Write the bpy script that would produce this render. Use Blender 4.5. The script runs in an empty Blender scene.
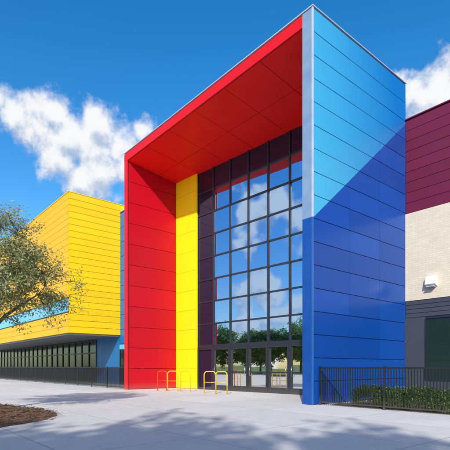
import bpy, math, random
from mathutils import Vector, Matrix
random.seed(7)
scene=bpy.context.scene
scene.view_settings.view_transform='Standard'
scene.view_settings.look='None'
scene.view_settings.exposure=0
COL=scene.collection

# ---------------------------------------------------------------- materials
def newmat(name):
    m=bpy.data.materials.new(name); m.use_nodes=True
    nt=m.node_tree; nt.nodes.clear()
    out=nt.nodes.new('ShaderNodeOutputMaterial')
    return m,nt,out
def N(nt,t,**k):
    n=nt.nodes.new(t)
    for a,b in k.items(): setattr(n,a,b)
    return n
def L(nt,a,b): nt.links.new(a,b)
def math_(nt,op,a,b=None,c=None,clamp=False):
    n=N(nt,'ShaderNodeMath',operation=op); n.use_clamp=clamp
    for i,v in enumerate((a,b,c)):
        if v is None: continue
        if isinstance(v,(int,float)): n.inputs[i].default_value=v
        else: L(nt,v,n.inputs[i])
    return n.outputs[0]
def maprange(nt,v,a,b,c,d,mode='LINEAR'):
    n=N(nt,'ShaderNodeMapRange',interpolation_type=mode); n.clamp=True
    L(nt,v,n.inputs[0])
    for i,x in enumerate((a,b,c,d)): n.inputs[i+1].default_value=x
    return n.outputs[0]
def mixc(nt,f,a,b,mode='MIX'):
    n=N(nt,'ShaderNodeMix',data_type='RGBA',blend_type=mode)
    if isinstance(f,(int,float)): n.inputs[0].default_value=f
    else: L(nt,f,n.inputs[0])
    for i,v in ((6,a),(7,b)):
        if isinstance(v,tuple): n.inputs[i].default_value=(v+(1,))[:4]
        else: L(nt,v,n.inputs[i])
    return n.outputs[2]
def noise(nt,vec,scale,detail=4,rough=.55):
    n=N(nt,'ShaderNodeTexNoise'); n.inputs['Scale'].default_value=scale
    n.inputs['Detail'].default_value=detail; n.inputs['Roughness'].default_value=rough
    L(nt,vec,n.inputs['Vector']); return n
def worldpos(nt):
    g=N(nt,'ShaderNodeNewGeometry'); return g.outputs['Position']

def paint(name,col,rough=.35,var=.12,spec=.5,metal=0.0,coat=0.0,bump=.02,dirt=.25):
    m,nt,out=newmat(name)
    p=N(nt,'ShaderNodeBsdfPrincipled')
    g=N(nt,'ShaderNodeNewGeometry')
    pos=g.outputs['Position']
    c=mixc(nt,math_(nt,'MULTIPLY',g.outputs['Random Per Island'],var),col,tuple(x*.45 for x in col))
    n1=noise(nt,pos,.9,4)
    c=mixc(nt,maprange(nt,n1.outputs[0],.45,.75,0,.22),c,tuple(x*.72 for x in col))
    mp=N(nt,'ShaderNodeMapping'); mp.inputs['Scale'].default_value=(6,6,.35); L(nt,pos,mp.inputs[0])
    n2=noise(nt,mp.outputs[0],1.5,3)
    c=mixc(nt,maprange(nt,n2.outputs[0],.55,.8,0,dirt),c,tuple(x*.6+.015 for x in col))
    sx=N(nt,'ShaderNodeSeparateXYZ'); L(nt,pos,sx.inputs[0])
    c=mixc(nt,maprange(nt,sx.outputs[2],0,.4,.2,0),c,(.25,.23,.2))
    L(nt,c,p.inputs['Base Color'])
    L(nt,maprange(nt,n1.outputs[0],.3,.7,rough*.85,rough*1.25),p.inputs['Roughness'])
    p.inputs['Metallic'].default_value=metal
    p.inputs['Specular IOR Level'].default_value=spec
    p.inputs['Coat Weight'].default_value=coat
    p.inputs['Coat Roughness'].default_value=.12
    b=N(nt,'ShaderNodeBump'); b.inputs['Strength'].default_value=bump*5; b.inputs['Distance'].default_value=.02
    n3=noise(nt,pos,1.3,1); L(nt,n3.outputs[0],b.inputs['Height']); L(nt,b.outputs[0],p.inputs['Normal'])
    L(nt,p.outputs[0],out.inputs[0]); return m

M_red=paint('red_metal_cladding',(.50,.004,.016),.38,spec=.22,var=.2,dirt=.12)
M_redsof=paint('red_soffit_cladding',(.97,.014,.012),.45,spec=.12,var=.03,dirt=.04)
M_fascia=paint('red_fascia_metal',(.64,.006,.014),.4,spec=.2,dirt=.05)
M_yel=paint('yellow_metal_cladding',(.86,.58,.010),.42,var=.16,spec=.25)
M_yelshade=paint('yellow_cladding_painted_shade',(.84,.43,.006),.42,var=.16,spec=.2)  # same cladding on the front, its dimmer light put into the colour
M_yelb=paint('bright_yellow_cladding',(.92,.66,.008),.38,var=.05,spec=.25)
M_maroon=paint('maroon_metal_cladding',(.14,.012,.045),.45,spec=.25,var=.25)
M_grey=paint('dark_grey_siding',(.05,.056,.075),.45)
M_dark=paint('dark_backing',(.025,.025,.03),.6,dirt=.05)
M_seam_red=paint('dark_red_backing',(.16,.004,.008),.6,dirt=.05)
M_seam_blue=paint('dark_blue_backing',(.004,.012,.06),.6,dirt=.05)
M_seam_yel=paint('dark_yellow_backing',(.34,.20,.01),.6,dirt=.05)
M_silver=paint('silver_metal_trim',(.55,.60,.68),.3,metal=.3)
M_black=paint('black_metal',(.012,.013,.016),.4,dirt=.1)
M_frame=paint('charcoal_window_frame',(.018,.022,.032),.35,dirt=.05)
M_white=paint('white_metal',(.75,.75,.73),.4)
M_rackY=paint('yellow_tube_paint',(.85,.50,.01),.3,dirt=.1)
M_rackR=paint('red_tube_paint',(.75,.05,.01),.3,dirt=.1)
M_steel=paint('brushed_steel',(.6,.6,.6),.25,metal=1.0)
M_blink=paint('blue_wall_cladding',(.008,.14,.38),.35)
M_roof=paint('grey_roof',(.35,.35,.36),.7)
M_under=paint('dark_grey_soffit',(.10,.11,.13),.6)  # one even dark grey

def painted_reflection():
    m,nt,out=newmat('blue_cladding_painted_reflection')
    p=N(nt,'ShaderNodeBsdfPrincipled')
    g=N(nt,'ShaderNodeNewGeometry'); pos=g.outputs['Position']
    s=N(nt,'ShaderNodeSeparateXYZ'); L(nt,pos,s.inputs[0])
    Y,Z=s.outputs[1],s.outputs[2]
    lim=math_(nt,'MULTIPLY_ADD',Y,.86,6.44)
    f=math_(nt,'GREATER_THAN',Z,lim)  # painted sky reflection above, shaded blue below, split along a diagonal
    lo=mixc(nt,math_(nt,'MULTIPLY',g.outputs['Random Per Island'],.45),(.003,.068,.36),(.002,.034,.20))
    hi=mixc(nt,maprange(nt,math_(nt,'MULTIPLY_ADD',Z,.25,Y),2.0,8.6,0,1),(.06,.40,.64),(.006,.15,.46))  # sky sheen put into the colour, paler near the front edge
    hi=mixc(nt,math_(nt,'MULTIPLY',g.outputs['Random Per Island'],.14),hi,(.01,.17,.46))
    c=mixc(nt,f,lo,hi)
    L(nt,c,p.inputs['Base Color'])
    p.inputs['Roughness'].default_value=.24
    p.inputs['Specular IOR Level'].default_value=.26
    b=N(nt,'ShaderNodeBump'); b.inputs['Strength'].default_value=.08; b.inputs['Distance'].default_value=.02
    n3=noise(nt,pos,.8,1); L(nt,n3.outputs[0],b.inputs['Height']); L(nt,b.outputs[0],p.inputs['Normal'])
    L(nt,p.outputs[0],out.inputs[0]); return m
M_bluerefl=painted_reflection()
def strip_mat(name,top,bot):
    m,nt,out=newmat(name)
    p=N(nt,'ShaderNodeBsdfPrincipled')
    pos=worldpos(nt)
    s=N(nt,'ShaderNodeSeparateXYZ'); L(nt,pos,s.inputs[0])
    f=math_(nt,'GREATER_THAN',s.outputs[2],6.44)  # bright upper and shaded lower part painted into the strip colour
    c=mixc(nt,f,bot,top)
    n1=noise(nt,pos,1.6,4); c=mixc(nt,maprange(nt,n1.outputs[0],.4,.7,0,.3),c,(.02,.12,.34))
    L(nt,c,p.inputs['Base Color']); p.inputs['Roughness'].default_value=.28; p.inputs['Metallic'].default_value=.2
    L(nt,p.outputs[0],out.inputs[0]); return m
M_strip=strip_mat('edge_strip_painted_light',(.24,.34,.48),(.004,.065,.32))
M_corner=strip_mat('corner_trim_painted_light',(.55,.62,.72),(.03,.13,.42))

def glass(name,refl=.6,tint=(.8,.9,1.0),inner=(.006,.010,.018),spec=.5):
    m,nt,out=newmat(name)
    d=N(nt,'ShaderNodeBsdfPrincipled'); d.inputs['Base Color'].default_value=inner+(1,)
    d.inputs['Roughness'].default_value=.1; d.inputs['Specular IOR Level'].default_value=spec
    gl=N(nt,'ShaderNodeBsdfGlossy'); gl.inputs['Color'].default_value=tint+(1,); gl.inputs['Roughness'].default_value=.006
    pos=worldpos(nt)
    b=N(nt,'ShaderNodeBump'); b.inputs['Strength'].default_value=.04; b.inputs['Distance'].default_value=.02
    n3=noise(nt,pos,1.0,1); L(nt,n3.outputs[0],b.inputs['Height']); L(nt,b.outputs[0],gl.inputs['Normal'])
    mx=N(nt,'ShaderNodeMixShader'); mx.inputs[0].default_value=refl
    L(nt,d.outputs[0],mx.inputs[1]); L(nt,gl.outputs[0],mx.inputs[2]); L(nt,mx.outputs[0],out.inputs[0]); return m
M_glass=glass('reflective_blue_glass',.74,(.52,.72,1.0),spec=.3)
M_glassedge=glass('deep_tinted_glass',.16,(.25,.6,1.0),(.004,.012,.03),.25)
M_glassdoor=glass('clear_door_glass',.80,(.98,.98,.92),(.012,.012,.012))
M_glassd=glass('dark_glass',.05,(.6,.9,.95),(.003,.010,.012),.3)
M_glassw=glass('dark_window_glass',.08,(.7,.9,.6),(.014,.026,.012),.3)  # green in the glass colour stands in for reflected trees
M_glassc=glass('cyan_glass',.12,inner=(.05,.42,.70))

def brickmat():
    m,nt,out=newmat('cream_brick')
    p=N(nt,'ShaderNodeBsdfPrincipled')
    pos=worldpos(nt)
    s=N(nt,'ShaderNodeSeparateXYZ'); L(nt,pos,s.inputs[0])
    cb=N(nt,'ShaderNodeCombineXYZ'); L(nt,math_(nt,'ADD',s.outputs[0],s.outputs[1]),cb.inputs[0]); L(nt,s.outputs[2],cb.inputs[1])
    bt=N(nt,'ShaderNodeTexBrick'); L(nt,cb.outputs[0],bt.inputs['Vector'])
    bt.inputs['Scale'].default_value=1; bt.inputs['Brick Width'].default_value=.30; bt.inputs['Row Height'].default_value=.09
    bt.inputs['Mortar Size'].default_value=.006; bt.inputs['Mortar Smooth'].default_value=.4
    bt.inputs['Color1'].default_value=(.64,.575,.465,1); bt.inputs['Color2'].default_value=(.585,.52,.415,1); bt.inputs['Mortar'].default_value=(.47,.42,.34,1)
    n=noise(nt,pos,2.0,6)
    c=mixc(nt,maprange(nt,n.outputs[0],.4,.75,0,.3),bt.outputs[0],(.46,.40,.32))
    L(nt,c,p.inputs['Base Color']); p.inputs['Roughness'].default_value=.85
    b=N(nt,'ShaderNodeBump'); b.inputs['Strength'].default_value=.35; b.inputs['Distance'].default_value=.006; b.invert=True
    L(nt,bt.outputs['Fac'],b.inputs['Height']); L(nt,b.outputs[0],p.inputs['Normal'])
    L(nt,p.outputs[0],out.inputs[0]); return m
M_brick=brickmat()

def concrete(name,base=(.50,.50,.50),slab=3.0,mort=.014):
    m,nt,out=newmat(name)
    p=N(nt,'ShaderNodeBsdfPrincipled'); pos=worldpos(nt)
    bt=N(nt,'ShaderNodeTexBrick'); bt.offset=0; L(nt,pos,bt.inputs['Vector'])
    bt.inputs['Scale'].default_value=1; bt.inputs['Brick Width'].default_value=slab; bt.inputs['Row Height'].default_value=slab*.8
    bt.inputs['Mortar Size'].default_value=mort; bt.inputs['Mortar Smooth'].default_value=.2
    bt.inputs['Color1'].default_value=base+(1,); bt.inputs['Color2'].default_value=tuple(x*.86 for x in base)+(1,)
    bt.inputs['Mortar'].default_value=tuple(x*.42 for x in base)+(1,)
    c=bt.outputs[0]
    n1=noise(nt,pos,.35,5,.6); n2=noise(nt,pos,2.5,7,.7); n3=noise(nt,pos,60,3)
    c=mixc(nt,maprange(nt,n1.outputs[0],.38,.68,0,.4),c,tuple(x*.72 for x in base))
    c=mixc(nt,maprange(nt,n2.outputs[0],.50,.70,0,.5),c,tuple(x*.64 for x in base))
    c=mixc(nt,maprange(nt,n3.outputs[0],.5,.8,0,.5),c,tuple(x*.55 for x in base))
    L(nt,c,p.inputs['Base Color'])
    L(nt,maprange(nt,n2.outputs[0],.3,.7,.6,.85),p.inputs['Roughness'])
    b=N(nt,'ShaderNodeBump'); b.inputs['Strength'].default_value=.3; b.inputs['Distance'].default_value=.01
    L(nt,n3.outputs[0],b.inputs['Height']); L(nt,b.outputs[0],p.inputs['Normal'])
    L(nt,p.outputs[0],out.inputs[0]); return m
M_conc=concrete('plaza_concrete',(.72,.70,.67))
M_kerb=concrete('kerb_concrete',(.6,.58,.55),1.0)

def rough_noise(name,c1,c2,scale,c3=None,bump=.6,dist=.05):
    m,nt,out=newmat(name)
    p=N(nt,'ShaderNodeBsdfPrincipled'); pos=worldpos(nt)
    n=noise(nt,pos,scale,6,.7)
    c=mixc(nt,maprange(nt,n.outputs[0],.35,.65,0,1),c1,c2)
    if c3:
        n2=noise(nt,pos,scale*.08,4); c=mixc(nt,maprange(nt,n2.outputs[0],.4,.7,0,.6),c,c3)
    L(nt,c,p.inputs['Base Color']); p.inputs['Roughness'].default_value=.9
    b=N(nt,'ShaderNodeBump'); b.inputs['Strength'].default_value=bump; b.inputs['Distance'].default_value=dist
    L(nt,n.outputs[0],b.inputs['Height']); L(nt,b.outputs[0],p.inputs['Normal'])
    L(nt,p.outputs[0],out.inputs[0]); return m
M_grass=rough_noise('lawn_grass',(.06,.12,.02),(.12,.20,.04),14,(.15,.17,.05))
M_mulch=rough_noise('brown_mulch',(.09,.045,.022),(.34,.18,.10),16,(.20,.13,.08),1.0,.08)
M_asph=rough_noise('asphalt',(.04,.04,.042),(.065,.065,.065),40)
M_bark=rough_noise('grey_brown_bark',(.10,.08,.065),(.26,.225,.185),18)

def leafmat(name,dark,light,tr=.3):
    m,nt,out=newmat(name)
    p=N(nt,'ShaderNodeBsdfPrincipled'); g=N(nt,'ShaderNodeNewGeometry')
    c=mixc(nt,g.outputs['Random Per Island'],dark,light)
    n=noise(nt,g.outputs['Position'],1.2,2)
    c=mixc(nt,maprange(nt,n.outputs[0],.45,.7,0,.4),c,tuple(x*.75 for x in dark))
    L(nt,c,p.inputs['Base Color']); p.inputs['Roughness'].default_value=.42
    t=N(nt,'ShaderNodeBsdfTranslucent'); L(nt,c,t.inputs[0])
    mx=N(nt,'ShaderNodeMixShader'); mx.inputs[0].default_value=tr
    L(nt,p.outputs[0],mx.inputs[1]); L(nt,t.outputs[0],mx.inputs[2]); L(nt,mx.outputs[0],out.inputs[0]); return m
M_leaf=leafmat('olive_green_leaves',(.19,.23,.07),(.50,.52,.24),.42)
M_leaf2=leafmat('green_hedge_leaves',(.06,.14,.022),(.20,.33,.07))
M_leaf3=leafmat('shade_tree_leaves',(.12,.22,.03),(.34,.48,.10),.55)

# ---------------------------------------------------------------- mesh helpers
WL={}
class MB:
    def __init__(s): s.v=[]; s.f=[]
    def box(s,x0,x1,y0,y1,z0,z1):
        n=len(s.v)
        s.v+=[(x,y,z) for z in (z0,z1) for y in (y0,y1) for x in (x0,x1)]
        s.f+=[(n,n+2,n+3,n+1),(n+4,n+5,n+7,n+6),(n,n+1,n+5,n+4),(n+2,n+6,n+7,n+3),(n,n+4,n+6,n+2),(n+1,n+3,n+7,n+5)]
        return s
    def tube(s,pts,rads,seg=8,cap=True):
        pts=[Vector(p) for p in pts]; n0=len(s.v); k=len(pts)
        up=None
        for i,p in enumerate(pts):
            t=(pts[min(i+1,k-1)]-pts[max(i-1,0)]).normalized()
            if up is None: up=t.orthogonal().normalized()
            else: 
                up=(up-t*up.dot(t)); up=up.normalized() if up.length>1e-5 else t.orthogonal().normalized()
            b=t.cross(up); r=rads[i] if isinstance(rads,(list,tuple)) else rads
            for j in range(seg):
                a=2*math.pi*j/seg; q=p+up*(math.cos(a)*r)+b*(math.sin(a)*r); s.v.append(tuple(q))
        for i in range(k-1):
            for j in range(seg):
                a=n0+i*seg+j; b2=n0+i*seg+(j+1)%seg
                s.f.append((a,b2,b2+seg,a+seg))
        if cap:
            s.f.append(tuple(n0+j for j in range(seg))[::-1]); s.f.append(tuple(n0+(k-1)*seg+j for j in range(seg)))
        return s
    def xf(s,fn): s.v=[tuple(fn(p)) for p in s.v]; return s
    def obj(s,name,mat,parent=None,center=False,smooth=False,bevel=0,origin=None):
        xs,ys,zs=zip(*s.v)
        o=Vector(((min(xs)+max(xs))/2,(min(ys)+max(ys))/2,(min(zs)+max(zs))/2 if center else min(zs)))
        if origin is not None: o=Vector(origin)
        me=bpy.data.meshes.new(name); me.from_pydata([(a-o.x,b-o.y,c-o.z) for a,b,c in s.v],[],s.f); me.update()
        if smooth: me.polygons.foreach_set('use_smooth',[True]*len(me.polygons))
        me.materials.append(mat)
        ob=bpy.data.objects.new(name,me); COL.objects.link(ob)
        WL[ob.name]=o.copy()
        if parent: ob.parent=parent; ob.location=o-WL[parent.name]
        else: ob.location=o
        if bevel:
            b=ob.modifiers.new('bevel','BEVEL'); b.width=bevel; b.segments=2
        return ob
def tag(o,label,cat=None,kind=None,group=None):
    o['label']=label
    if cat: o['category']=cat
    if kind: o['kind']=kind
    if group: o['group']=group
    return o
def empty(name,loc,label,cat,group=None):
    e=bpy.data.objects.new(name,None); e.location=loc; COL.objects.link(e); WL[e.name]=Vector(loc); e.empty_display_size=.5
    return tag(e,label,cat,None,group)

def splits(a,b,n): return [a+(b-a)*i/n for i in range(n+1)]
def clad(mb,axis,pos,ul,vl,th=.03,gap=.028,side=1,jit=.0025,ugap=None):
    ug=gap if ugap is None else ugap
    for i in range(len(ul)-1):
        for j in range(len(vl)-1):
            a0,a1=ul[i]+ug/2,ul[i+1]-ug/2; b0,b1=vl[j]+gap/2,vl[j+1]-gap/2
            n=len(mb.v)
            if axis=='x': mb.box(*sorted((pos,pos+side*th)),a0,a1,b0,b1); ax=0
            elif axis=='y': mb.box(a0,a1,*sorted((pos,pos+side*th)),b0,b1); ax=1
            else: mb.box(a0,a1,b0,b1,*sorted((pos,pos+side*th))); ax=2
            for q in range(n,n+8):
                p=list(mb.v[q])
                if abs(p[ax]-(pos+side*th))<1e-6: p[ax]+=random.uniform(-jit,jit); mb.v[q]=tuple(p)
    return mb

# ---------------------------------------------------------------- ground
def sheet(name,x0,x1,y0,y1,z,mat,label,cat):
    mb=MB(); mb.v=[(x0,y0,z),(x1,y0,z),(x1,y1,z),(x0,y1,z)]; mb.f=[(0,1,2,3)]
    o=mb.obj(name,mat); tag(o,label,cat,'structure'); return o
sheet('ground',-900,900,-900,900,-.012,M_grass,'wide flat green lawn reaching the horizon','ground')
sheet('road',-400,400,-39,-31,-.008,M_asph,'dark asphalt street beside the plaza','road')
sheet('plaza_pavement',-62,40,-31,6.3,0,M_conc,'pale concrete plaza with square joints before the building','pavement')
mb=MB().box(-400,-62,-31,-30.8,-.01,.0).box(-62,40,-31.22,-31.02,-.01,.12).box(40.02,400,-31.22,-31.02,-.01,.12)
tag(mb.obj('kerb',M_kerb),'concrete kerb along the edge of the street','kerb','structure')
sheet('planting_bed_ground',0.35,30,.5,6.25,.006,M_mulch,'brown mulch strip between black fence and brick building','planting bed')
pts=[(-.7,-9.7),(-1.15,-9.0),(-1.7,-8.3),(-2.5,-7.75),(-3.6,-7.55),(-5.2,-7.75),(-7,-8.2),(-9,-9.2),(-9.6,-10.8),(-8,-12.5),(-5,-13),(-2,-12.6),(-.8,-11.3),(-.55,-10.4)]
def smoothloop(p,it=3):
    for _ in range(it):
        q=[]
        for i in range(len(p)):
            a=p[i]; b=p[(i+1)%len(p)]
            q+=[(a[0]*.75+b[0]*.25,a[1]*.75+b[1]*.25),(a[0]*.25+b[0]*.75,a[1]*.25+b[1]*.75)]
        p=q
    return p
lp=smoothloop(pts,2)
mb=MB(); cx=sum(p[0] for p in lp)/len(lp); cy=sum(p[1] for p in lp)/len(lp)
R=14
for k in range(R+1):
    t=k/R
    for p in lp:
        z=.008+ (0.10*(1-t**3) if k<R else 0)+(random.uniform(0,.045) if 0<k<R else 0)
        e=random.uniform(-.02,.02) if k==R else 0
        mb.v.append((cx+(p[0]-cx)*t+e,cy+(p[1]-cy)*t+e,z))
n=len(lp)
for k in range(R):
    for i in range(n):
        a=k*n+i; b=k*n+(i+1)%n
        mb.f.append((a,b,b+n,a+n))
rb=random.Random(4)
for _ in range(2600):
    i=rb.randrange(n); t=rb.random()**.5*1.0
    if rb.random()<.06: t=1+rb.random()*.05
    x=cx+(lp[i][0]-cx)*t+rb.uniform(-.1,.1); y=cy+(lp[i][1]-cy)*t+rb.uniform(-.1,.1)
    z=.03+.10*max(0,1-t**3)+.02 if t<.98 else .008
    a=rb.uniform(0,6.28); l=rb.uniform(.02,.06); w_=rb.uniform(.008,.02); tl=rb.uniform(-.02,.02)
    dx,dy=math.cos(a)*l,math.sin(a)*l; ex,ey=-math.sin(a)*w_,math.cos(a)*w_
    k=len(mb.v); mb.v+=[(x-dx-ex,y-dy-ey,z-tl*.3),(x+dx-ex,y+dy-ey,z+abs(tl)),(x+dx+ex,y+dy+ey,z+abs(tl)+.006),(x-dx+ex,y-dy+ey,z+.006)]; mb.f.append((k,k+1,k+2,k+3))
tag(mb.obj('mulch_bed',M_mulch),'curved bed of brown bark mulch set in the pavement','planting bed','structure')

# ---------------------------------------------------------------- entrance building
XL,XI,XR=-13.6,-13.3,-.40
H=13.6; SOF=13.15; D=6.34
def ysk(x): return 3.4+.063*(x-XI)
E=empty('entrance_building',(-6.8,0,0),'tall entrance block framed in red with gridded glass and blue side','building')
MB().box(XI,XR-.002,5.2,D-.012,0.02,SOF-.01).obj('hall_wall',M_dark,E)
MB().box(XL,XI,.0,D-.01,0,H).obj('side_wall',M_seam_red,E)
rows=splits(0.02,SOF,11)
clad(MB(),'x',XI,[.06,3.42],rows,side=1,gap=.024).obj('red_side_cladding',M_red,E)
clad(MB(),'x',XL,[.06,3.1],splits(0.02,H-.05,11),side=-1).obj('red_outer_cladding',M_red,E)
MB().box(XL-.03,XI+.03,-.06,-.002,0,SOF-.002).obj('front_edge_trim',M_fascia,E,bevel=.008)
MB().box(XR,0,.0,D-.01,0,H).obj('blue_side_wall',M_seam_blue,E)
clad(MB(),'x',0,[.0,2.1,4.2,6.32],splits(0.02,H-.02,17),side=1,jit=.003,gap=.024,ugap=.012).obj('blue_side_cladding',M_bluerefl,E)
clad(MB(),'x',XR,[.0,2.1,4.2],splits(0.02,SOF,13),side=-1).obj('blue_inner_cladding',M_bluerefl,E)
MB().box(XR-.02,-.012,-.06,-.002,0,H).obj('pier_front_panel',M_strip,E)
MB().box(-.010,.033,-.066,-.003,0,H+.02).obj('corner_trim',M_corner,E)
MB().box(XI,XR,.0,D-.012,SOF+.1,H-.004).obj('roof',M_roof,E)
MB().box(XL-.03,XR-.022,-.06,-.002,SOF,H-.03).obj('roof_fascia',M_fascia,E)
MB().box(XL-.05,.06,-.09,.2,H+.0225,H+.06).box(XL-.05,XL+.3,.202,D,H+.0225,H+.06).box(-.28,.06,.202,D,H+.0225,H+.06).obj('roof_coping',M_silver,E)
sh=lambda p:(p[0],p[1],p[2]-.45*max(0,p[1])/3.5)
MB().box(XI+.002,XR-.002,0.0,5.19,SOF+.012,SOF+.09).xf(sh).obj('soffit_backing',M_seam_red,E)
clad(MB(),'z',SOF+.01,splits(XI+.03,XR-.03,6),[-.0,2.05,4.3],side=-1,gap=.026).xf(sh).obj('soffit',M_redsof,E)
GX0=-11.3
SK=lambda p:(p[0],p[1]+ysk(p[0]),p[2])
MB().box(XI+.032,GX0-.002,-.10,.9,0,12.9).xf(SK).obj('yellow_pier_backing',M_seam_yel,E)
clad(MB(),'y',-.10,[XI+.035,GX0],splits(.02,12.9,11),side=-1,gap=.012).xf(SK).obj('yellow_pier_cladding',M_yelb,E)
MB().box(GX0+.0,GX0+.03,-.13,.05,0,12.9).xf(SK).obj('yellow_pier_side',M_yelb,E)
cw=MB(); xs=splits(GX0+.03,XR-.05,8); DH=2.5
zs=[DH]+[DH+(12.72-DH)*(i+1)/8 for i in range(8)]
mw=.042
for i,x in enumerate(xs): cw.box(x-mw,x+mw,-.06,.10,DH-.05,12.9)
for z in zs:
    t=.042 if z!=DH else .085
    for i in range(8): cw.box(xs[i]+mw+.001,xs[i+1]-mw-.001,-.045,.09,z-t,z+t)
cwo=cw.xf(SK).obj('curtain_wall',M_frame,E)
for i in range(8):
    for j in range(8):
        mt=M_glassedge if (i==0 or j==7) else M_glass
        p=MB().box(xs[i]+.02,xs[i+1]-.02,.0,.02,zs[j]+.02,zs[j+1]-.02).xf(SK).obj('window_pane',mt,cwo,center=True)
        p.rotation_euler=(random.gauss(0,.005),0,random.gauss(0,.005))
for i in range(8):
    x0,x1=xs[i]+.008,xs[i+1]-.008
    isdoor=i>=1
    d=MB()
    fr=.11
    d.box(x0,x0+fr,-.08,.08,0,DH-.055).box(x1-fr,x1,-.08,.08,0,DH-.055)
    d.box(x0+fr+.001,x1-fr-.001,-.075,.075,DH-.2,DH-.06)
    d.box(x0+fr+.001,x1-fr-.001,-.075,.075,.01,.28 if isdoor else .14)
    if isdoor: d.box(x0+fr+.001,x1-fr-.001,-.06,.06,1.0,1.07)
    do=d.xf(SK).obj('door' if isdoor else 'sidelight',M_frame,E)
    g=MB().box(x0+fr-.01,x1-fr+.01,.0,.02,.1,DH-.1).xf(SK).obj('door_glass' if isdoor else 'window_pane',M_glassdoor if isdoor else M_glassedge,do,center=True)
    g.rotation_euler=(random.gauss(0,.003),0,random.gauss(0,.003))
    if isdoor:
        hx=x0+fr+.06 if i%2 else x1-fr-.06
        MB().tube([(hx,-.06,.85),(hx,-.13,.86),(hx,-.13,1.3),(hx,-.06,1.31)],.012,8).xf(SK).obj('handle',M_steel,do,smooth=True)

# ---------------------------------------------------------------- yellow building
YX=-20.3; YF=-.78; YB=3.63; YT=13.3
Y=empty('yellow_building',(-35,3,0),'yellow panel clad upper storeys overhanging a dark glazed ground floor','building')
MB().box(-62,YX,YF,16,YB,YT).obj('upper_wall',M_seam_yel,Y)
clad(MB(),'x',YX,[YF,3.05,9.5,16],splits(YB+.02,YT,22),side=1,gap=.024,ugap=.01).obj('side_cladding',M_yel,Y)
xsy=[-62+ i*(YX+62)/7 for i in range(8)]
xsw=[-62+ i*(YX+62)/14 for i in range(15)]
clad(MB(),'y',YF,xsy,splits(6.1,YT,16),side=-1,gap=.022,ugap=.01).obj('front_cladding',M_yelshade,Y)
clad(MB(),'y',YF,xsy,splits(YB+.02,5.05,3),side=-1,gap=.022,ugap=.01).obj('fascia_cladding',M_yelshade,Y)
MB().box(-62,YX+.035,YF-.07,YF-.003,5.06,5.12).box(-62,YX+.035,YF-.07,YF-.003,6.03,6.09).obj('window_band_frame',M_frame,Y)
for i in range(14):
    MB().box(xsw[i]+.03,xsw[i+1]-.03,YF-.03,YF-.004,5.125,6.025).obj('window',M_glassc,Y,center=True)
MB().box(-62,YX+.05,YF-.06,16,YT+.002,YT+.05).obj('roof_coping',M_yel,Y)
MB().box(-62,YX-.02,YF+.04,3.0,YB-.10,YB-.004).obj('soffit',M_under,Y)
MB().box(-24.3,YX,3.0,3.2,0,YB-.105).obj('ground_floor_blue_wall',M_blink,Y)
MB().box(-62,-24.32,3.6,3.8,0,YB-.105).obj('ground_floor_wall',M_dark,Y)
gf=MB(); xg=splits(-61.9,-24.34,25)
for x in xg: gf.box(x-.05,x+.05,2.95,3.12,0,YB-.11)
for z in (.06,2.45,YB-.19):
    for i in range(25): gf.box(xg[i]+.052,xg[i+1]-.052,2.97,3.1,z-.05,z+.05)
gfo=gf.obj('ground_floor_glazing_frame',M_frame,Y)
for i in range(25):
    p=MB().box(xg[i]+.03,xg[i+1]-.03,3.02,3.04,.05,YB-.17).obj('window_pane',M_glassd,gfo,center=True)
    p.rotation_euler=(random.gauss(0,.003),0,random.gauss(0,.003))

K=empty('blue_link_wing',(-17,3,0),'recessed blue clad wing joining the yellow block and the red frame','building')
MB().box(YX+.05,XL-.05,3.05,16,0,12.7).obj('wall',M_seam_blue,K)
clad(MB(),'y',3.05,splits(YX+.05,XL-.05,4),splits(3.0,12.65,9),side=-1).obj('upper_cladding',M_blink,K)
MB().box(YX+.05,XL-.05,2.97,3.045,2.6,2.95).obj('canopy_band',M_glassc,K)
lf=MB(); xk=splits(YX+.1,XL-.1,5)
for x in xk: lf.box(x-.04,x+.04,2.96,3.04,0,2.59)
lfo=lf.obj('glazing_frame',M_frame,K)
for i in range(5): MB().box(xk[i]+.042,xk[i+1]-.042,3.0,3.03,.05,2.58).obj('window_pane',M_glassd,lfo,center=True)
MB().box(YX+.08,XL-.06,2.95,16,12.702,12.77).obj('roof_coping',M_silver,K)

# ---------------------------------------------------------------- brick building
B=empty('brick_building',(12,D,0),'building with maroon panels above cream brick and a dark window strip','building')
BX=28
MB().box(.002,BX,D,24,0,12.0).obj('wall',M_dark,B)
clad(MB(),'y',D,splits(.035,BX,6),splits(7.95,11.98,9),side=-1,gap=.02,ugap=.01).obj('maroon_cladding',M_maroon,B)
MB().box(.035,BX,D-.06,D-.002,4.15,7.93).obj('cream_brick_wall',M_brick,B)
clad(MB(),'y',D,splits(.035,BX,7),splits(3.42,4.14,4),side=-1,gap=.02).obj('grey_siding',M_grey,B)
MB().box(.002,BX+.05,D-.09,24,12.002,12.05).obj('roof_coping',M_maroon,B)
piers=[(.035,.92)]
x=.92
while x<BX-3:
    x1=x+4.2
    w=MB()
    w.box(x,x1,D-.08,D-.002,.72,.80).box(x,x1,D-.08,D-.002,3.32,3.40)
    for q in splits(x,x1,3): w.box(q-.035,q+.035,D-.075,D-.003,.801,3.319)
    wo=w.obj('window',M_frame,B)
    a=splits(x,x1,3)
    for q in range(3):
        p=MB().box(a[q]+.036,a[q+1]-.036,D-.04,D-.02,.801,3.319).obj('window_pane',M_glassw,wo,center=True)
    piers.append((x,x1,'low')); piers.append((x1+.036,x1+.9)); x=x1+.93
pm=MB()
for p in piers:
    if len(p)==2: pm.box(p[0],p[1],D-.06,D-.002,0,3.41)
    else: pm.box(p[0]+.001,p[1]-.001,D-.06,D-.002,0,.715)
pm.obj('ground_floor_pier',M_grey,B)
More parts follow.
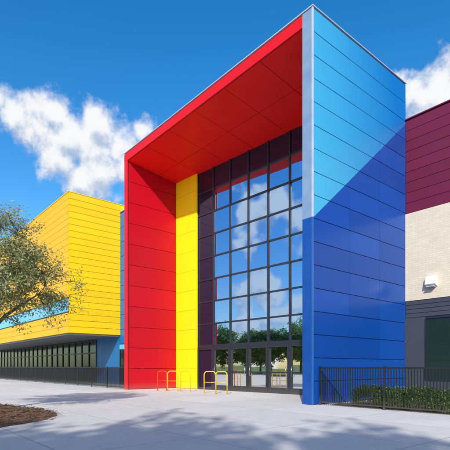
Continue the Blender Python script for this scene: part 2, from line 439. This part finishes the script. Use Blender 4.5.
wl=empty('wall_lamp',(1.2,D-.06,4.7),'white box shaped wall lamp fixed to the cream brick','lamp')
m_=MB(); m_.v=[(1.0,D-.062,4.62),(1.42,D-.062,4.62),(1.42,D-.062,5.08),(1.0,D-.062,5.08),(1.0,D-.34,4.70),(1.42,D-.34,4.70),(1.42,D-.26,5.05),(1.0,D-.26,5.05)]
m_.f=[(0,1,2,3)[::-1],(4,5,6,7),(0,4,7,3),(1,2,6,5),(3,7,6,2),(0,1,5,4)]
m_.obj('lamp_housing',M_white,wl,bevel=.015)
MB().box(1.05,1.37,D-.32,D-.1,4.60,4.635).obj('lens',M_silver,wl)

# ---------------------------------------------------------------- fences
def fence(name,x0,x1,y,label,h=1.3,sp=.088):
    F=empty(name,(x0,y,0),label,'fence')
    n=max(1,round((x1-x0)/2.4)); px=splits(x0,x1,n)
    for x in px:
        MB().box(x-.03,x+.03,y-.03,y+.03,0,h+.03).obj('post',M_black,F,bevel=.004)
    r=MB(); r2=MB(); pk=MB()
    for i in range(n):
        r.box(px[i]+.031,px[i+1]-.031,y-.022,y+.022,h-.055,h)
        r2.box(px[i]+.031,px[i+1]-.031,y-.02,y+.02,.08,.125)
        a=px[i]+.03; w=px[i+1]-px[i]-.06; k=int(w/sp)
        for q in range(1,k): 
            xx=a+w*q/k; pk.box(xx-.012,xx+.012,y-.012,y+.012,.126,h-.056)
    r.obj('top_rail',M_black,F); r2.obj('bottom_rail',M_black,F)
    pk.obj('picket_infill',M_black,F)
fence('fence',.1,14.5,.25,'black metal picket fence before the planted strip',1.3)
fence('fence',-44.3,-13.75,.05,'long black metal picket fence under the yellow overhang',1.3)

# ---------------------------------------------------------------- bike racks
def rack(x,y,mat,lab,rot,w=.62,h=1.08):
    e=empty('bicycle_rack',(x,y,0),lab,'bicycle rack','bicycle hoops on the plaza')
    r=.16; pts=[(-w/2,0,0),(-w/2,0,h-r)]
    for a in range(1,7): t=math.pi/2*a/6; pts.append((-w/2+r-r*math.cos(t),0,h-r+r*math.sin(t)))
    for a in range(0,7): t=math.pi/2*a/6; pts.append((w/2-r+r*math.sin(t),0,h-r+r*math.cos(t)))
    pts.append((w/2,0,0))
    c,s=math.cos(rot),math.sin(rot)
    T=lambda p:(x+p[0]*c-p[1]*s,y+p[0]*s+p[1]*c,p[2])
    MB().tube([T(p) for p in pts],.025,10).obj('hoop',mat,e,smooth=True)
    f=MB()
    for sx in (-1,1): 
        q=T((sx*w/2,0,0)); f.tube([(q[0],q[1],.001),(q[0],q[1],.014)],.07,12)
    f.obj('base_plate',mat,e)
    q0=T((-w/2+.03,0,.55)); q1=T((w/2-.03,0,.55))
    MB().tube([q0,q1],.014,8).obj('cross_bar',mat,e,smooth=True)
ry='yellow tubular bicycle hoop bolted to the pavement'
rack(-11.0,.85,M_rackR,'red tubular bicycle hoop bolted to the pavement',.35)
rack(-10.25,1.05,M_rackY,ry,.5)
rack(-9.3,1.2,M_rackY,ry,.35)
rack(-7.35,1.3,M_rackY,ry,.5)
rack(-6.65,1.45,M_rackY,ry,.35)

# ---------------------------------------------------------------- trees
def make_tree(seed,base,trunkh,cc,cr,ncl,leaves,leafsize,tr=.13,crad=.42,sub=4):
    rnd=random.Random(seed)
    base=Vector(base); cc=Vector(cc)
    wood=MB(); nodes=[]
    top=Vector((base.x*.7+cc.x*.3,base.y*.7+cc.y*.3,trunkh))
    tp=[base.lerp(top,t)+Vector((math.sin(t*4)*.05,math.cos(t*3)*.04,0)) for t in (0,.06,.3,.6,1)]
    wood.tube(tp,[tr*1.5,tr*1.1,tr,tr*.9,tr*.8],10)
    nl=8
    for i in range(nl):
        a=2*math.pi*i/nl+rnd.uniform(-.3,.3); e=rnd.uniform(.0,1.0)
        end=cc+Vector((cr[0]*.75*math.cos(a)*(1-e*.4),cr[1]*.75*math.sin(a)*(1-e*.4),cr[2]*(e*1.0-.35)))
        mid=top.lerp(end,.5)+Vector((rnd.uniform(-.2,.2),rnd.uniform(-.2,.2),rnd.uniform(.1,.4)))
        pts=[]
        for k in range(9):
            t=k/8; p=top*(1-t)**2+mid*2*t*(1-t)+end*t*t
            p=p+Vector([rnd.uniform(-.05,.05)*(0 if k==0 else 1) for _ in range(3)]); pts.append(p)
        wood.tube(pts,[tr*.6*(1-k/8*.85) for k in range(9)],6)
        nodes+=[(p,tr*.6*(1-k/8*.85)) for k,p in enumerate(pts) if k>1]
    lv=[];lf=[]
    for c in range(ncl):
        while True:
            q=Vector((rnd.uniform(-1,1),rnd.uniform(-1,1),rnd.uniform(-1,1)))
            if q.length<1 and q.length>.35: break
        bump=1+.22*math.sin(3.1*math.atan2(q.y,q.x)+seed)+.12*math.sin(5*q.z+seed)
        p=cc+Vector((q.x*cr[0]*bump,q.y*cr[1]*bump,q.z*cr[2]*bump))
        nd,r=min(nodes,key=lambda n:(n[0]-p).length_squared)
        m=nd.lerp(p,.5)+Vector((rnd.uniform(-.12,.12),rnd.uniform(-.12,.12),rnd.uniform(-.02,.15)))
        wood.tube([nd,m,p],[max(.010,r*.4),.012,.005],4,cap=False)
        subs=[p+Vector((rnd.gauss(0,1),rnd.gauss(0,1),rnd.gauss(0,.6)))*crad*.55 for _ in range(sub)]
        for s_ in subs: wood.tube([m,s_],[.007,.003],3,cap=False)
        outw=(p-cc).normalized()
        for _ in range(leaves):
            s_=rnd.choice(subs)
            t=rnd.uniform(.45,1.1)
            o=m.lerp(s_,t)+Vector((rnd.gauss(0,1),rnd.gauss(0,1),rnd.gauss(0,.7)))*crad*.22
            # leaf blades turn outward and up to the light
            nv=(Vector((rnd.gauss(0,.6),rnd.gauss(0,.6),rnd.gauss(0,.5)))+outw*.55+Vector((.35,-.35,.5))).normalized()
            d=nv.cross(Vector((rnd.gauss(0,1),rnd.gauss(0,1),rnd.gauss(0,1)))).normalized()
            u=nv.cross(d)
            l=leafsize*rnd.uniform(.7,1.4); w=l*.5
            n=len(lv)
            nn=nv*w*.25
            lv+= [tuple(o-d*l*.5),tuple(o+u*w*.5+nn),tuple(o+d*l*.5),tuple(o-u*w*.5+nn)]
            lf.append((n,n+1,n+2,n+3))
    cm=MB(); cm.v=lv; cm.f=lf
    return wood,cm
wood,crown=make_tree(3,(-4.7,-9.5,0.05),2.1,(-4.3,-9.2,4.15),(2.2,2.2,1.7),230,135,.072,crad=.46)
T=empty('oak_tree',(-4.7,-9.5,0.05),'small leaved live oak growing from the mulch bed','tree')
wood.obj('trunk',M_bark,T,smooth=True); crown.obj('crown',M_leaf,T)
kinds=[]
for s in (11,12,13):
    kinds.append(make_tree(s,(0,0,0),2.2,(0,0,5.2),(4.0,4.0,3.2),170,120,.33,tr=.2,crad=1.1,sub=3))
protos=[]
idx=0
spots=[(-30,-43),(-36,-47),(-42,-43),(-48,-46),(-54,-43),(-60,-46),(-67,-43),(-74,-46),(-81,-43),(-89,-46),(-23,-46),(-15,-43),(-7,-46),(2,-43),(11,-46),(-98,-43),(-108,-46),
       (14.4,-25.2),(18.4,-22.6),(10.0,-28.4)]
for (x,y) in spots:
    k=idx%3
    near=y>-30
    sc=random.uniform(.85,1.15) if not near else 1.35; rz=random.uniform(0,6.28) if not near else random.uniform(-.4,.4)
    e=empty('shade_tree',(x,y,-.012 if not near else 0),'leafy green shade tree on the lawn across the street' if not near else 'leafy green shade tree standing on the plaza','tree','shade trees around the plaza')
    e.scale=(sc,sc,sc*random.uniform(.9,1.1)); e.rotation_euler=(0,0,rz)
    if len(protos)<=k:
        w,c=kinds[k]
        wo=w.obj('trunk',M_bark,None,smooth=True,origin=(0,0,0)); co=c.obj('crown',M_leaf3,None,origin=(0,0,0))
        protos.append((wo,co)); wo.parent=e; co.parent=e; wo.location=(0,0,0); co.location=(0,0,0)
    else:
        for src in protos[k]:
            o=src.copy(); o.parent=e; o.location=(0,0,0); COL.objects.link(o)
    idx+=1

def shrub_mesh(seed,r=.62,h=.66,n=3800):
    rnd=random.Random(seed); mb=MB()
    for _ in range(n):
        a=rnd.uniform(0,2*math.pi); b=rnd.uniform(0,1); rr=(.6+.4*rnd.random()**.5)
        R_=r*(1+.10*math.sin(3*a+seed)+.06*math.sin(7*a))
        th=math.acos(1-b)
        o=Vector((R_*math.sin(th)**.7*math.cos(a)*rr,R_*math.sin(th)**.7*math.sin(a)*rr,h*max(0,math.cos(th))**.55*rr*(1+.05*math.sin(5*a))+.03))
        d=Vector((rnd.gauss(0,1),rnd.gauss(0,1),rnd.gauss(.3,.7))).normalized(); u=d.orthogonal().normalized()
        l=rnd.uniform(.04,.08); w=l*.6; k=len(mb.v)
        mb.v+=[tuple(o-d*l*.5),tuple(o+u*w*.5),tuple(o+d*l*.5),tuple(o-u*w*.5)]; mb.f.append((k,k+1,k+2,k+3))
    return mb
sp=None
for i,x in enumerate([1.6,2.45,3.3,4.1,4.95,5.8,6.65,7.5,8.4]):
    s=random.uniform(.95,1.1)
    e=empty('shrub',(x,1.0+random.uniform(-.06,.06),.006),'low rounded green shrub behind the black fence','shrub','shrubs behind the fence')
    e.scale=(s,s,s*random.uniform(.92,1.05)); e.rotation_euler=(0,0,random.uniform(0,6))
    if sp is None:
        st=MB()
        for k in range(7):
            a=k*.9; st.tube([(0,0,0),(.12*math.cos(a),.12*math.sin(a),.25),(.3*math.cos(a),.3*math.sin(a),.48)],[.015,.01,.005],5)
        sp=(shrub_mesh(5).obj('foliage',M_leaf2,None,origin=(0,0,0)),st.obj('stem',M_bark,None,origin=(0,0,0)))
        for o in sp: o.parent=e; o.location=(0,0,0)
    else:
        for src in sp:
            o=src.copy(); o.parent=e; COL.objects.link(o); o.location=(0,0,0)

# ---------------------------------------------------------------- light & sky
SD=Vector((.66,-.75,0)).normalized(); EL=math.radians(31)
sd=Vector((SD.x*math.cos(EL),SD.y*math.cos(EL),math.sin(EL)))
sun=bpy.data.lights.new('sun','SUN'); sun.energy=4.8; sun.angle=math.radians(.8); sun.color=(1,.95,.87)
so=bpy.data.objects.new('sun',sun); COL.objects.link(so); so.rotation_euler=sd.to_track_quat('Z','Y').to_euler(); so.location=(20,-30,30)

w=bpy.data.worlds.new('World'); scene.world=w; w.use_nodes=True
nt=w.node_tree; nt.nodes.clear()
out=N(nt,'ShaderNodeOutputWorld')
sky=N(nt,'ShaderNodeTexSky'); sky.sky_type='NISHITA'; sky.sun_disc=False
sky.sun_elevation=EL; sky.sun_rotation=math.atan2(SD.x,SD.y); sky.air_density=1.0; sky.dust_density=.8; sky.ozone_density=1.5
hs=N(nt,'ShaderNodeHueSaturation'); hs.inputs['Saturation'].default_value=1.46; hs.inputs['Value'].default_value=1.42
L(nt,sky.outputs[0],hs.inputs['Color'])
bg=N(nt,'ShaderNodeBackground'); bg.inputs[1].default_value=.15; L(nt,hs.outputs[0],bg.inputs[0])
tc=N(nt,'ShaderNodeTexCoord'); V=tc.outputs['Generated']
def from_img(px,py):
    tx=(px-225)/438; tz=(367-py)/438
    v=Vector((.646*tx-.763,.763*tx+.646,tz)).normalized(); return tuple(v)
banks=[(2,100,8),(16,112,12),(36,122,16),(52,114,14),(62,138,22),(92,148,24),(96,128,13),(118,142,18),(140,130,10),(100,172,20),(60,160,17),(84,184,14),(130,165,17),
       (398,84,7),(420,96,14),(444,92,20),(475,104,30),(430,114,16)]
banks=[(from_img(x,y),r/438) for x,y,r in banks]
def density(vec,det=7):
    nz=noise(nt,vec,11,3,.6)
    sb=N(nt,'ShaderNodeVectorMath',operation='SUBTRACT'); L(nt,nz.outputs['Color'],sb.inputs[0]); sb.inputs[1].default_value=(.5,.5,.5)
    sc=N(nt,'ShaderNodeVectorMath',operation='SCALE'); L(nt,sb.outputs[0],sc.inputs[0]); sc.inputs['Scale'].default_value=.05
    ad=N(nt,'ShaderNodeVectorMath',operation='ADD'); L(nt,vec,ad.inputs[0]); L(nt,sc.outputs[0],ad.inputs[1])
    cur=None
    for c,r in banks:
        d=N(nt,'ShaderNodeVectorMath',operation='DISTANCE'); L(nt,ad.outputs[0],d.inputs[0]); d.inputs[1].default_value=c
        b=maprange(nt,d.outputs['Value'],0,r*2.1,.95,0)
        cur=b if cur is None else math_(nt,'MAXIMUM',cur,b)
    s=N(nt,'ShaderNodeSeparateXYZ'); L(nt,vec,s.inputs[0])
    big=noise(nt,vec,11,2,.5)
    g=math_(nt,'MULTIPLY',maprange(nt,big.outputs[0],.46,.68,0,.9),maprange(nt,s.outputs[1],0,-.25,0,1))
    cur=math_(nt,'MAXIMUM',cur,g)
    f=noise(nt,vec,19,det,.62)
    return math_(nt,'MULTIPLY_ADD',math_(nt,'SUBTRACT',f.outputs[0],.5),1.45,cur)
d0=density(V)
of=N(nt,'ShaderNodeVectorMath',operation='ADD'); L(nt,V,of.inputs[0]); of.inputs[1].default_value=(.008,-.010,.026)
d1=density(of.outputs[0],4)
mask=maprange(nt,d0,.22,.74,0,1,'SMOOTHSTEP')
lit=maprange(nt,math_(nt,'SUBTRACT',d0,d1),-.40,.22,0,1,'SMOOTHSTEP')
cc_=mixc(nt,lit,(.50,.60,.76),(1.0,1.0,1.0))
cb=N(nt,'ShaderNodeBackground'); cb.inputs[1].default_value=.97; L(nt,cc_,cb.inputs[0])
mx=N(nt,'ShaderNodeMixShader'); L(nt,math_(nt,'MULTIPLY',mask,.96),mx.inputs[0]); L(nt,bg.outputs[0],mx.inputs[1]); L(nt,cb.outputs[0],mx.inputs[2])
L(nt,mx.outputs[0],out.inputs[0])

# ---------------------------------------------------------------- camera
cam=bpy.data.cameras.new('camera'); co=bpy.data.objects.new('camera',cam); COL.objects.link(co)
co.location=(9.5,-12.0,1.3)
fw=Vector((-.763,.646,0)).normalized()
co.rotation_euler=(-fw).to_track_quat('Z','Y').to_euler()
cam.sensor_width=36; cam.lens=35.04; cam.shift_y=.3156; cam.clip_end=3000; cam.clip_start=.05
scene.camera=co
